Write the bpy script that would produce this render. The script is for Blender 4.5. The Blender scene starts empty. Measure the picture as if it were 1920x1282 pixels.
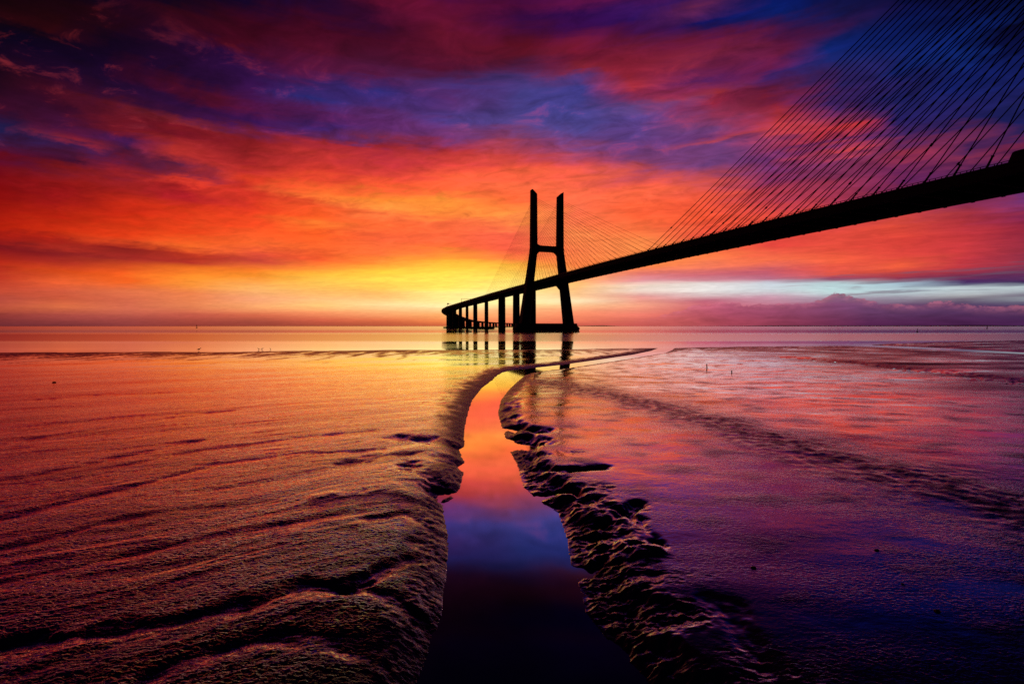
import bpy, math, random
import numpy as np
from mathutils import Vector

scene = bpy.context.scene
COL = scene.collection
random.seed(4)

# ------------------------------------------------------------------ camera
F, CX, CY, H = 893.5, 960.0, 641.0, 5.18            # the photograph's lens, in its own pixels
PITCH = math.atan2(30, F)
cd = bpy.data.cameras.new('camera')
cd.sensor_width = 36; cd.lens = F / 1920 * 36
cd.clip_start = 0.1; cd.clip_end = 40000
cam = bpy.data.objects.new('camera', cd); COL.objects.link(cam)
cam.location = (0, 0, H); cam.rotation_euler = (math.pi / 2 - PITCH, 0, 0)
scene.camera = cam

def at(px, py, z=0.0):
    """ground point (height z) seen at a pixel of the photograph"""
    u, v = (px - CX) / F, -(py - CY) / F
    c, s = math.cos(PITCH), math.sin(PITCH)
    d = (u, c + v * s, v * c - s)
    t = (z - H) / d[2]
    return (d[0] * t, d[1] * t)

# ------------------------------------------------------------------ helpers
def lin(c):
    return tuple(((x / 255) / 12.92 if x <= 10 else ((x / 255 + 0.055) / 1.055) ** 2.4) for x in c)

class N:
    """small node-tree writer"""
    def __init__(self, nt): self.nt = nt
    def new(self, t, **kw):
        n = self.nt.nodes.new(t)
        for k, v in kw.items(): setattr(n, k, v)
        return n
    def link(self, a, b): self.nt.links.new(a, b)
    def put(self, sock, v):
        if isinstance(v, bpy.types.NodeSocket): self.nt.links.new(v, sock)
        else: sock.default_value = v
    def m(self, op, a, b=0.0, c=0.0, clamp=False):
        n = self.new('ShaderNodeMath', operation=op, use_clamp=clamp)
        self.put(n.inputs[0], a); self.put(n.inputs[1], b); self.put(n.inputs[2], c)
        return n.outputs[0]
    def mr(self, v, a, b, c, d, smooth=True):
        n = self.new('ShaderNodeMapRange', interpolation_type='SMOOTHSTEP' if smooth else 'LINEAR', clamp=True)
        for i, x in enumerate((v, a, b, c, d)): self.put(n.inputs[i], x)
        return n.outputs[0]
    def xyz(self, x, y, z=0.0):
        n = self.new('ShaderNodeCombineXYZ')
        for i, q in enumerate((x, y, z)): self.put(n.inputs[i], q)
        return n.outputs[0]
    def noise(self, vec, scale, detail=6.0, rough=0.55, dist=0.0):
        n = self.new('ShaderNodeTexNoise')
        self.put(n.inputs['Vector'], vec); self.put(n.inputs['Scale'], scale)
        self.put(n.inputs['Detail'], detail); self.put(n.inputs['Roughness'], rough)
        self.put(n.inputs['Distortion'], dist)
        return n.outputs['Fac']
    def mix(self, f, a, b, mode='MIX'):
        n = self.new('ShaderNodeMix', data_type='RGBA', blend_type=mode)
        self.put(n.inputs[0], f); self.put(n.inputs[6], a); self.put(n.inputs[7], b)
        return n.outputs[2]
    def ramp(self, f, stops, interp='LINEAR'):
        n = self.new('ShaderNodeValToRGB'); r = n.color_ramp; r.interpolation = interp
        while len(r.elements) > 1: r.elements.remove(r.elements[-1])
        stops = sorted(stops, key=lambda q: q[0])
        while len(stops) > 32:      # drop the stop that its neighbours already give best
            def err(i):
                (p0, c0), (p1, c1), (p2, c2) = stops[i - 1:i + 2]; t = (p1 - p0) / max(1e-9, p2 - p0)
                return sum(abs(c0[k] + (c2[k] - c0[k]) * t - c1[k]) for k in range(3)) * (p2 - p0)
            stops.pop(min(range(1, len(stops) - 1), key=err))
        r.elements[0].position = stops[0][0]; r.elements[0].color = (*stops[0][1], 1)
        for p, c in stops[1:]:
            e = r.elements.new(p); e.color = (*c, 1)
        self.put(n.inputs[0], f)
        return n.outputs[0]

def material(name):
    m = bpy.data.materials.new(name); m.use_nodes = True
    nt = m.node_tree
    for n in list(nt.nodes): nt.nodes.remove(n)
    w = N(nt); out = w.new('ShaderNodeOutputMaterial')
    return m, w, out

def tag(o, label=None, cat=None, group=None, kind=None):
    for k, v in (('label', label), ('category', cat), ('group', group), ('kind', kind)):
        if v: o[k] = v
    return o

class MB:
    """collects shapes, links them as one mesh object"""
    def __init__(self): self.v, self.f = [], []
    def add(self, vs, fs):
        b = len(self.v); self.v += [tuple(p) for p in vs]; self.f += [tuple(i + b for i in f) for f in fs]
    def hexa(self, p):           # 8 points: bottom loop 0-3, top loop 4-7
        self.add(p, [(3, 2, 1, 0), (4, 5, 6, 7), (0, 1, 5, 4), (1, 2, 6, 5), (2, 3, 7, 6), (3, 0, 4, 7)])
    def box(self, c, hx, hy, z0, z1, ax=(1, 0), ay=(0, 1), taper=1.0):
        P = []
        for z, k in ((z0, 1.0), (z1, taper)):
            for sx, sy in ((-1, -1), (1, -1), (1, 1), (-1, 1)):
                P.append((c[0] + ax[0] * hx * sx * k + ay[0] * hy * sy * k, c[1] + ax[1] * hx * sx * k + ay[1] * hy * sy * k, z))
        self.hexa(P)
    def tube(self, a, b, r0, r1=None, n=6, cap=True):
        r1 = r0 if r1 is None else r1
        a, b = Vector(a), Vector(b); d = (b - a).normalized()
        u = d.orthogonal().normalized(); w = d.cross(u)
        vs = []
        for p, r in ((a, r0), (b, r1)):
            for k in range(n):
                t = 2 * math.pi * k / n; vs.append(p + (u * math.cos(t) + w * math.sin(t)) * r)
        fs = [(k, (k + 1) % n, n + (k + 1) % n, n + k) for k in range(n)]
        if cap: fs += [tuple(range(n - 1, -1, -1)), tuple(range(n, 2 * n))]
        self.add(vs, fs)
    def loops(self, L, cap=True):  # loft of equal-length closed loops
        n = len(L[0]); vs = [p for l in L for p in l]; fs = []
        for i in range(len(L) - 1):
            for k in range(n):
                fs.append((i * n + k, i * n + (k + 1) % n, (i + 1) * n + (k + 1) % n, (i + 1) * n + k))
        if cap: fs += [tuple(range(n - 1, -1, -1)), tuple((len(L) - 1) * n + k for k in range(n))]
        self.add(vs, fs)
    def build(self, name, mat, parent=None, off=(0, 0, 0), bevel=0.0, smooth=False):
        me = bpy.data.meshes.new(name)
        me.from_pydata([(x - off[0], y - off[1], z - off[2]) for x, y, z in self.v], [], self.f)
        me.materials.append(mat); me.update()
        o = bpy.data.objects.new(name, me); COL.objects.link(o)
        if parent: o.parent = parent
        else: o.location = off
        if smooth: me.shade_smooth()
        if bevel:
            b = o.modifiers.new('bevel', 'BEVEL'); b.width = bevel; b.segments = 2; b.limit_method = 'ANGLE'
        return o

# ------------------------------------------------------------------ sky
# colours of the dawn sky over a set of compass bearings (bearing 0 = +Y), bottom to top
SKY = {
 0: "0:18,0,18 30:25,2,18 70:18,2,25 100:8,2,32 140:28,4,28 180:48,8,40 200:62,10,42 220:45,20,65 240:32,28,78 265:48,20,62 300:100,5,28 340:120,5,10 370:135,8,8 410:165,22,8 430:185,30,8 450:150,22,18 460:110,15,25 470:135,20,25 490:175,38,20 520:190,55,35 545:195,75,50 560:180,75,60 580:190,85,60 590:140,55,50 611:110,45,50",
 120: "0:28,0,22 40:42,4,18 75:60,8,22 90:20,2,30 110:15,2,45 130:25,4,50 150:35,5,50 175:58,8,45 190:75,14,42 205:60,10,45 225:70,18,62 250:110,24,55 262:140,35,50 272:60,25,75 290:70,18,50 310:60,12,45 325:120,20,30 345:145,20,20 370:140,14,18 410:185,32,12 435:205,48,15 450:160,30,22 466:170,42,30 475:125,25,30 490:165,40,32 510:215,75,25 530:240,100,50 545:205,90,60 560:205,90,60 575:225,115,70 590:170,75,65 611:115,48,52",
 240: "0:12,0,45 25:14,2,35 50:50,5,25 80:40,4,30 100:22,2,38 150:32,5,55 180:38,10,58 205:60,15,60 225:110,25,45 245:115,22,40 262:70,25,85 285:60,22,62 305:115,22,45 330:150,30,35 365:165,32,25 400:205,42,15 440:225,60,20 455:215,70,30 470:140,28,28 485:165,45,35 510:235,90,30 530:250,105,35 545:225,115,70 560:220,110,75 580:215,110,80 595:165,75,65 611:140,60,58",
 360: "0:16,2,45 25:30,5,40 45:70,10,35 70:62,8,38 95:40,6,50 130:32,10,60 150:42,10,60 175:85,14,45 190:85,14,50 205:60,18,80 225:70,20,75 243:140,40,50 255:125,20,40 275:165,35,40 290:185,50,45 305:150,40,50 315:90,30,65 330:130,35,55 342:225,60,40 355:180,35,35 370:165,25,35 400:215,52,22 440:235,70,25 465:255,110,40 478:190,55,30 490:170,45,35 505:245,115,35 520:255,150,45 537:250,150,60 550:235,130,75 575:235,135,85 590:195,90,70 611:145,60,52",
 480: "0:15,8,65 30:28,4,48 60:72,6,35 100:85,10,38 125:50,14,75 160:62,20,88 190:72,22,85 215:88,20,70 240:65,24,100 258:110,30,62 270:140,28,35 290:150,32,35 310:170,38,40 335:225,62,35 350:210,50,38 370:215,55,35 400:235,65,30 430:250,85,35 460:250,105,45 475:215,75,50 490:195,65,50 505:255,130,40 520:255,150,45 540:255,185,100 560:240,160,110 575:250,170,105 590:220,110,75 605:160,72,58 611:150,65,50",
 600: "0:25,10,60 30:45,8,55 60:85,10,42 95:95,14,45 120:95,18,65 150:100,26,80 165:70,35,105 180:60,40,120 195:48,48,130 210:70,35,110 225:95,32,95 245:70,38,115 262:95,35,80 275:165,40,50 300:195,50,50 325:220,62,45 345:240,80,45 360:255,110,45 372:255,125,50 385:235,80,40 410:255,95,35 420:255,125,45 440:255,95,35 465:255,105,45 485:235,85,40 500:255,130,50 515:255,190,60 530:255,200,80 545:250,185,90 560:250,185,115 573:255,205,120 585:245,150,95 600:215,100,70 611:165,75,55",
 720: "0:130,20,45 30:85,12,50 50:65,10,50 80:90,14,45 120:85,20,55 150:98,28,75 165:85,40,110 180:55,48,130 200:70,45,120 220:95,45,110 250:95,42,105 275:110,45,90 290:165,40,55 310:200,55,55 330:225,70,55 350:250,90,50 375:255,140,48 390:255,150,60 405:255,120,60 425:255,105,50 450:250,100,55 475:255,115,55 495:255,150,50 510:255,205,60 525:255,215,75 540:255,195,80 560:255,190,110 572:255,225,150 585:250,175,110 600:225,115,70 611:175,80,55",
 840: "0:80,12,70 20:110,18,60 45:115,20,55 70:120,22,50 100:110,18,50 130:95,20,55 148:90,35,85 165:80,55,130 185:95,48,115 205:95,55,125 225:85,62,140 245:110,55,120 262:120,55,110 285:180,48,55 310:225,70,60 335:255,95,60 360:255,105,55 380:255,150,55 400:255,135,55 420:255,110,60 445:255,105,60 465:255,110,55 485:255,160,50 500:255,200,60 520:255,225,80 540:255,220,90 550:255,235,130 562:255,225,130 575:255,235,160 590:250,175,100 603:235,130,70 611:200,95,60",
 960: "0:70,12,70 25:85,12,65 50:65,12,75 80:100,18,55 95:120,22,45 115:105,25,50 140:95,35,80 160:85,60,130 185:78,72,150 210:80,70,145 240:88,70,140 260:130,65,110 275:165,65,90 300:210,70,65 320:245,90,60 350:255,110,65 380:255,105,55 405:255,150,65 420:255,130,70 440:250,100,70 470:250,95,65 485:255,130,60 500:255,185,60 520:255,215,90 540:255,230,120 555:255,240,160 570:255,235,150 580:250,185,120 600:240,140,90 611:215,100,70",
 1080: "0:80,15,90 20:115,22,85 45:60,12,90 70:65,12,85 90:120,25,70 110:140,28,55 130:120,25,55 150:150,40,60 165:100,60,130 185:75,70,155 215:75,72,150 245:80,72,145 270:105,68,135 290:150,70,110 310:205,75,80 330:245,95,70 360:255,110,70 400:255,115,75 440:255,140,75 470:250,125,70 500:250,130,65 520:255,170,90 540:255,195,120 555:250,200,140 565:255,235,180 573:255,200,140 585:250,150,105 600:235,125,90 611:205,92,75",
 1200: "0:95,20,85 25:70,25,110 50:55,20,105 75:85,20,85 100:125,30,65 125:150,35,60 150:160,40,60 165:190,55,70 180:160,45,75 195:140,50,95 210:105,75,140 230:95,70,145 260:95,65,135 290:105,60,120 315:135,65,110 330:190,75,85 345:235,90,70 365:255,105,65 400:255,100,55 430:250,110,60 460:255,145,75 500:255,140,70 515:225,120,110 526:225,150,155 535:245,225,200 545:235,215,195 556:230,155,145 572:245,165,130 590:235,125,105 611:195,85,80",
 1320: "0:70,30,110 20:125,45,95 40:90,40,115 60:25,25,115 75:40,25,100 95:125,30,75 115:150,42,70 135:130,30,80 150:95,35,100 170:130,35,75 185:170,50,60 200:150,38,65 220:150,55,90 240:120,65,120 258:110,55,115 272:170,65,85 282:110,60,115 310:105,60,115 330:150,65,95 350:210,80,75 375:245,90,60 410:245,85,50 440:240,85,60 480:255,130,70 500:245,125,90 515:205,105,115 525:210,140,150 533:240,235,225 546:235,235,225 555:215,175,175 564:190,100,120 575:215,110,120 590:200,90,95 611:160,68,78",
 1440: "0:15,30,115 25:10,35,125 45:12,32,110 60:60,25,85 85:100,25,75 110:125,32,75 135:110,30,85 150:70,35,105 180:110,30,70 200:145,35,55 220:175,50,60 240:205,65,70 260:200,65,75 275:150,55,90 300:110,50,110 330:120,45,95 360:165,55,80 390:215,70,70 410:235,80,60 460:225,70,60 490:250,115,75 510:190,90,105 524:190,115,140 531:200,215,220 548:215,225,225 556:205,160,175 580:180,85,110 611:125,52,72",
 1560: "0:15,20,95 25:25,25,85 50:45,25,85 75:25,35,110 100:18,42,125 125:30,40,115 150:40,38,105 180:55,35,100 210:70,35,95 228:130,45,80 245:200,55,60 262:175,50,65 275:120,45,95 290:200,65,65 305:130,50,90 330:120,45,85 360:150,50,80 400:190,60,65 440:225,75,60 470:230,80,60 488:245,100,65 500:235,90,70 515:220,85,70 525:150,70,105 531:185,215,215 546:190,225,220 560:170,160,175 570:140,80,115 590:130,65,95 611:80,35,65",
 1680: "0:10,12,65 30:12,20,85 60:12,30,105 100:15,35,110 140:18,35,105 170:28,30,95 200:35,32,95 230:40,32,100 260:60,35,95 285:110,40,80 300:150,48,70 320:110,38,85 345:95,32,85 380:150,50,70 420:220,75,55 450:215,65,55 480:220,70,60 500:240,95,60 515:190,65,65 526:120,50,85 531:165,195,205 548:180,205,205 556:160,160,170 572:110,75,110 611:60,26,62",
 1800: "0:6,6,40 40:8,14,65 80:12,35,110 120:15,42,120 150:18,32,105 180:25,28,90 210:30,30,95 240:35,28,85 262:110,40,75 280:55,30,80 300:130,45,75 320:90,35,80 345:80,35,85 385:140,45,70 410:175,52,60 440:195,55,60 470:205,60,62 500:190,55,65 515:140,50,75 525:75,42,90 533:60,42,95 537:190,210,210 548:185,200,200 555:170,175,175 562:120,110,125 570:85,62,100 595:75,38,80 611:55,26,66",
 1920: "0:4,2,20 40:5,5,35 80:6,10,55 120:12,22,80 150:20,30,95 180:25,28,80 210:25,28,85 230:25,28,85 250:45,30,80 265:120,35,65 280:90,30,70 300:50,28,75 340:80,40,90 380:115,50,110 400:130,40,80 430:140,35,60 470:150,45,65 500:140,50,75 515:95,45,85 532:50,35,85 537:185,205,205 548:160,170,175 553:110,100,120 560:150,160,165 570:80,65,100 611:50,26,65",
}
TMAX = 0.85
world = bpy.data.worlds.new('World'); scene.world = world; world.use_nodes = True
nt = world.node_tree
for n in list(nt.nodes): nt.nodes.remove(n)
w = N(nt)
dirv = w.new('ShaderNodeTexCoord').outputs['Generated']
sp = w.new('ShaderNodeSeparateXYZ'); w.link(dirv, sp.inputs[0])
dx, dy, dz = sp.outputs
hor = w.m('MAXIMUM', w.m('SQRT', w.m('ADD', w.m('MULTIPLY', dx, dx), w.m('MULTIPLY', dy, dy))), 1e-4)
azim = w.m('ARCTAN2', dx, dy)                                   # bearing, clockwise from +Y
te = w.m('MAXIMUM', w.m('DIVIDE', dz, hor), 0.0)               # tangent of the elevation
den = w.m('ADD', w.m('MAXIMUM', dz, 0.0), 0.09)
qx, qy = w.m('DIVIDE', dx, den), w.m('DIVIDE', dy, den)        # a cloud layer overhead
# streets of cloud run from upper left towards lower right
ca, sa = math.cos(math.radians(20)), math.sin(math.radians(20))
qa = w.m('ADD', w.m('MULTIPLY', qx, ca), w.m('MULTIPLY', qy, -sa))
qb = w.m('ADD', w.m('MULTIPLY', qx, sa), w.m('MULTIPLY', qy, ca))
layer = w.xyz(w.m('MULTIPLY', qa, 0.55), qb, 3.1)
layer2 = w.xyz(w.m('MULTIPLY', qa, 0.7), qb, 11.7)
n1 = w.noise(layer, 3.6, 8, 0.6, 0.45)
n2 = w.noise(layer2, 3.8, 8, 0.6, 0.3)
n3 = w.noise(layer2, 9.0, 7, 0.64, 0.6)
strat = w.noise(w.xyz(w.m('MULTIPLY', azim, 2.2), w.m('MULTIPLY', te, 42.0), 5.0), 1.6, 5, 0.55)
up = w.mr(te, 0.02, 0.40, 0.0, 1.0)
wt_ = w.m('ADD', w.m('MULTIPLY', up, 0.075), 0.003)
te2 = w.m('ADD', te, w.m('MULTIPLY', w.m('SUBTRACT', n1, 0.5), wt_))
te2 = w.m('ADD', te2, w.m('MULTIPLY', w.m('SUBTRACT', n3, 0.5), w.m('MULTIPLY', wt_, 0.45)))
te2 = w.m('ADD', te2, w.m('MULTIPLY', w.m('SUBTRACT', strat, 0.5), w.mr(te, 0.0, 0.25, 0.002, 0.035)))
az2 = w.m('ADD', azim, w.m('MULTIPLY', w.m('SUBTRACT', n2, 0.5), w.m('ADD', w.m('MULTIPLY', up, 0.20), 0.03)))
tpos = w.m('DIVIDE', w.m('MAXIMUM', te2, 0.0), TMAX, clamp=True)

def col_stops(px, txt, dim=1.0):
    a = math.atan((px - CX) / F); st = []
    for it in txt.split():
        r, c = it.split(':'); r = float(r)
        t = max(0.0, (611 - r) / F * math.cos(a))
        st.append((t / TMAX, tuple(x * dim for x in lin(tuple(float(q) for q in c.split(','))))))
    return a, st
cols = []
for px, txt in SKY.items():
    a, st = col_stops(px, txt)
    tm = max(s[0] for s in st)
    st = [s for s in st] + [(min(1.0, tm + 0.13), lin((10, 6, 42))), (1.0, lin((5, 4, 24)))]
    cols.append((a, st))
BACK = [(0.0, lin((34, 24, 46))), (0.1, lin((30, 22, 56))), (0.4, lin((12, 10, 40))), (1.0, lin((5, 4, 24)))]
cols = [(-1.75, BACK)] + cols + [(1.75, BACK)]
color = None
prev_a = None
for a, st in cols:
    c = w.ramp(tpos, st)
    if color is None: color = c
    else: color = w.mix(w.mr(az2, prev_a, a, 0.0, 1.0, smooth=False), color, c)
    prev_a = a
# relief of the cloud: brighter billows and darker undersides
relief = w.m('ADD', w.m('MULTIPLY', w.m('SUBTRACT', n3, 0.5), w.m('ADD', w.m('MULTIPLY', up, 1.2), 0.45)), 1.0)
relief = w.m('MULTIPLY', relief, w.m('ADD', w.m('MULTIPLY', w.m('SUBTRACT', strat, 0.5), w.mr(te, 0.05, 0.45, 0.55, 0.0)), 1.0))
relief = w.m('MAXIMUM', relief, 0.25)
color = w.mix(1.0, color, w.xyz(relief, relief, relief), 'MULTIPLY')
dim = w.mr(te, 0.28, 0.60, 1.0, 0.62)
color = w.mix(1.0, color, w.xyz(dim, w.m('MULTIPLY', dim, 0.95), dim), 'MULTIPLY')
nw = w.m('MULTIPLY', w.mr(azim, -0.85, -0.25, 1.0, 0.0), w.mr(te, 0.22, 0.38, 0.0, 1.0))
color = w.mix(w.m('MULTIPLY', nw, 0.9), color, w.mix(1.0, color, (0.62, 0.45, 0.42, 1), 'MULTIPLY'))
# brighter towards the hidden sun
ga = w.m('DIVIDE', w.m('ADD', azim, 0.13), 0.26); gt = w.m('DIVIDE', w.m('SUBTRACT', te, 0.085), 0.075)
glow = w.m('POWER', 2.718, w.m('MULTIPLY', w.m('ADD', w.m('MULTIPLY', ga, ga), w.m('MULTIPLY', gt, gt)), -1.0))
glow = w.m('MULTIPLY', glow, w.m('GREATER_THAN', dy, 0.0))
color = w.mix(1.0, color, w.xyz(w.m('ADD', 1.0, w.m('MULTIPLY', glow, 0.12)), w.m('ADD', 1.0, w.m('MULTIPLY', glow, 0.18)), w.m('ADD', 1.0, w.m('MULTIPLY', glow, 0.28))), 'MULTIPLY')
# lit red wisps high up
wisp = w.m('MULTIPLY', w.mr(w.m('ADD', n3, w.m('MULTIPLY', n2, 0.6)), 0.88, 1.12, 0.0, 1.0), w.mr(te, 0.18, 0.36, 0.0, 1.0))
wisp = w.m('MULTIPLY', wisp, w.mr(te, 0.40, 0.56, 0.30, 0.0))
front = w.mr(dy, 0.1, 0.7, 0.0, 1.0)
wisp = w.m('MULTIPLY', wisp, w.mr(azim, 0.25, 0.5, 1.0, 0.0))
color = w.mix(w.m('MULTIPLY', wisp, front), color, (*lin((206, 62, 58)), 1))
# thin torn streaks of cloud across the clear gap on the right
tear = w.noise(w.xyz(w.m('MULTIPLY', azim, 7.0), w.m('MULTIPLY', te, 170.0), 8.0), 1.0, 5, 0.6, 0.3)
tear = w.m('MULTIPLY', w.mr(tear, 0.52, 0.66, 0.0, 0.6), w.m('MULTIPLY', w.mr(te, 0.04, 0.055, 0.0, 1.0), w.mr(te, 0.085, 0.10, 1.0, 0.0)))
tear = w.m('MULTIPLY', tear, w.mr(azim, 0.36, 0.6, 0.0, 1.0))
color = w.mix(tear, color, w.mix(w.mr(azim, 0.3, 0.75, 0.0, 1.0), (*lin((205, 120, 130)), 1), (*lin((96, 84, 108)), 1)))
# the cloud bank standing on the horizon to the right
def bz(px): return math.atan((px - CX) / F) 
bank_pts = [(1150, 612), (1230, 594), (1285, 580), (1300, 573), (1345, 569), (1372, 567), (1392, 572), (1450, 570), (1510, 569), (1540, 563), (1552, 556), (1562, 550), (1576, 549), (1586, 554), (1603, 557), (1622, 563), (1650, 567), (1690, 572), (1730, 569), (1760, 566), (1790, 568), (1830, 574), (1900, 575), (2100, 575), (2600, 582)]
A0, A1 = bz(1150), bz(2600)
bpos = w.m('DIVIDE', w.m('SUBTRACT', azim, A0), A1 - A0, clamp=True)
bh = w.ramp(bpos, [((bz(p) - A0) / (A1 - A0), ((611 - r) / F * math.cos(bz(p)) * 10,) * 3) for p, r in bank_pts])
bh = w.m('DIVIDE', bh, 10.0)
puff = w.noise(w.xyz(w.m('MULTIPLY', azim, 1.0), w.m('MULTIPLY', te, 1.6), 2.0), 60.0, 6, 0.65)
bh = w.m('ADD', bh, w.m('MULTIPLY', w.m('SUBTRACT', puff, 0.5), w.mr(bpos, 0.0, 0.2, 0.006, 0.020)))
bedge = w.m('SUBTRACT', bh, te)
bmask = w.m('MULTIPLY', w.mr(bedge, -0.0012, 0.0016, 0.0, 1.0), w.mr(bpos, 0.02, 0.18, 0.0, 0.82))
bcol = w.ramp(bpos, [(0.0, lin((225, 110, 100))), (0.25, lin((168, 78, 108))), (0.5, lin((102, 62, 104))), (0.8, lin((70, 52, 96))), (1.0, lin((40, 30, 66)))])
blow = w.ramp(bpos, [(0.0, lin((225, 110, 92))), (0.25, lin((168, 70, 88))), (0.5, lin((84, 36, 76))), (0.8, lin((60, 30, 72))), (1.0, lin((36, 24, 56)))])
bcol = w.mix(w.mr(te, 0.004, 0.032, 1.0, 0.0), bcol, blow)
rim = w.m('MULTIPLY', w.mr(bedge, 0.0, 0.016, 0.55, 0.0), w.mr(puff, 0.4, 0.65, 0.2, 1.0))
bcol = w.mix(rim, bcol, (*lin((214, 120, 140)), 1))
btex = w.noise(w.xyz(w.m('MULTIPLY', azim, 14.0), w.m('MULTIPLY', te, 70.0), 4.0), 1.0, 6, 0.62, 0.4)
brel = w.mr(btex, 0.30, 0.70, 0.70, 1.30, smooth=False)
bcol = w.mix(1.0, bcol, w.xyz(brel, brel, brel), 'MULTIPLY')
color = w.mix(bmask, color, bcol)
bg = w.new('ShaderNodeBackground'); w.link(color, bg.inputs[0]); bg.inputs[1].default_value = 1.0
SUN_AZ, SUN_EL = math.radians(-5.8), math.radians(-3.0)
nish = w.new('ShaderNodeTexSky', sky_type='NISHITA', sun_disc=False, sun_elevation=max(SUN_EL, 0.0), sun_rotation=SUN_AZ)
bg2 = w.new('ShaderNodeBackground'); w.link(nish.outputs[0], bg2.inputs[0]); bg2.inputs[1].default_value = 0.002
add = w.new('ShaderNodeAddShader'); w.link(bg.outputs[0], add.inputs[0]); w.link(bg2.outputs[0], add.inputs[1])
wo = w.new('ShaderNodeOutputWorld'); w.link(add.outputs[0], wo.inputs[0])

sl = bpy.data.lights.new('sun', 'SUN'); sl.energy = 0.5; sl.angle = math.radians(0.6); sl.color = (1.0, 0.5, 0.16)
so = bpy.data.objects.new('sun', sl); COL.objects.link(so)
so.rotation_euler = Vector((-math.sin(SUN_AZ) * math.cos(SUN_EL), -math.cos(SUN_AZ) * math.cos(SUN_EL), -math.sin(SUN_EL))).to_track_quat('-Z', 'Y').to_euler()

# ------------------------------------------------------------------ materials
def concrete(name, c, rough=0.8):
    m, w, out = material(name)
    g = w.new('ShaderNodeNewGeometry').outputs['Position']
    n = w.noise(g, 0.35, 6, 0.6)
    b = w.new('ShaderNodeBsdfPrincipled')
    w.link(w.ramp(n, [(0.3, tuple(x * 0.7 for x in c)), (0.7, tuple(x * 1.15 for x in c))]), b.inputs['Base Color'])
    b.inputs['Roughness'].default_value = rough
    b.inputs['Specular IOR Level'].default_value = 0.15
    w.link(b.outputs[0], out.inputs[0])
    return m
CONC = concrete('weathered_concrete', (0.03, 0.028, 0.027))
STEEL = concrete('dark_steel', (0.03, 0.03, 0.032), 0.6)
CABLE = concrete('cable_sheath', (0.02, 0.02, 0.022), 0.7)
STONE = concrete('wet_stone', (0.03, 0.026, 0.024), 0.5)
FEATHER = concrete('dark_feathers', (0.04, 0.035, 0.03), 0.8)
SHORE = concrete('far_land', (0.10, 0.07, 0.07), 1.0)

def mirror_mix(w, out, base, rough, normal, lo, hi):
    """a dark body under a reflecting film of water"""
    lw = w.new('ShaderNodeLayerWeight'); lw.inputs['Blend'].default_value = 0.5
    if normal is not None: w.link(normal, lw.inputs['Normal'])
    fac = w.mr(lw.outputs['Facing'], lo[0], hi[0], lo[1], hi[1])
    d = w.new('ShaderNodeBsdfDiffuse'); w.put(d.inputs['Color'], base)
    g = w.new('ShaderNodeBsdfGlossy', distribution='GGX'); w.put(g.inputs['Roughness'], rough)
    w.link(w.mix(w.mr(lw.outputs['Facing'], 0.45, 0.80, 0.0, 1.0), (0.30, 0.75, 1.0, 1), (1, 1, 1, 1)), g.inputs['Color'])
    if normal is not None:
        w.link(normal, d.inputs['Normal']); w.link(normal, g.inputs['Normal'])
    mx = w.new('ShaderNodeMixShader'); w.put(mx.inputs[0], fac)
    w.link(d.outputs[0], mx.inputs[1]); w.link(g.outputs[0], mx.inputs[2]); w.link(mx.outputs[0], out.inputs[0])

WATER, w, out = material('river_water')
pos = w.new('ShaderNodeNewGeometry').outputs['Position']
s = w.new('ShaderNodeSeparateXYZ'); w.link(pos, s.inputs[0])
wy = s.outputs[1]
patch = w.noise(w.xyz(w.m('MULTIPLY', s.outputs[0], 0.0022), w.m('MULTIPLY', wy, 0.012), 0), 1.0, 4, 0.55)
wyw = w.m('ADD', wy, w.m('MULTIPLY', w.m('SUBTRACT', patch, 0.5), w.m('MULTIPLY', wy, 0.28)))
# wind ruffles the river in bands; the little creek stays calm
band = w.ramp(w.m('DIVIDE', wyw, 800.0, clamp=True), [(0.0, (0, 0, 0)), (0.125, (0.0,) * 3), (0.145, (0.30,) * 3), (0.172, (0.30,) * 3), (0.182, (0.12,) * 3), (0.196, (0.12,) * 3), (0.21, (0.75,) * 3), (0.34, (0.85,) * 3), (0.50, (0.14,) * 3), (0.75, (0.30,) * 3), (1.0, (0.42,) * 3)])
rough = w.m('ADD', w.m('MULTIPLY', band, 0.22), w.mr(wy, 15.0, 110.0, 0.045, 0.012))
nr = w.noise(w.xyz(w.m('MULTIPLY', s.outputs[0], 0.35), wy, 0), 0.5, 4, 0.6)
bmp = w.new('ShaderNodeBump'); bmp.inputs['Distance'].default_value = 0.05
w.link(nr, bmp.inputs['Height']); w.put(bmp.inputs['Strength'], w.m('MULTIPLY', w.m('MULTIPLY', band, 0.05), w.mr(wy, 100.0, 170.0, 1.0, 0.0)))
mirror_mix(w, out, (0.004, 0.010, 0.050, 1), rough, bmp.outputs[0], (0.47, 0.07), (0.67, 1.0))

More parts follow.
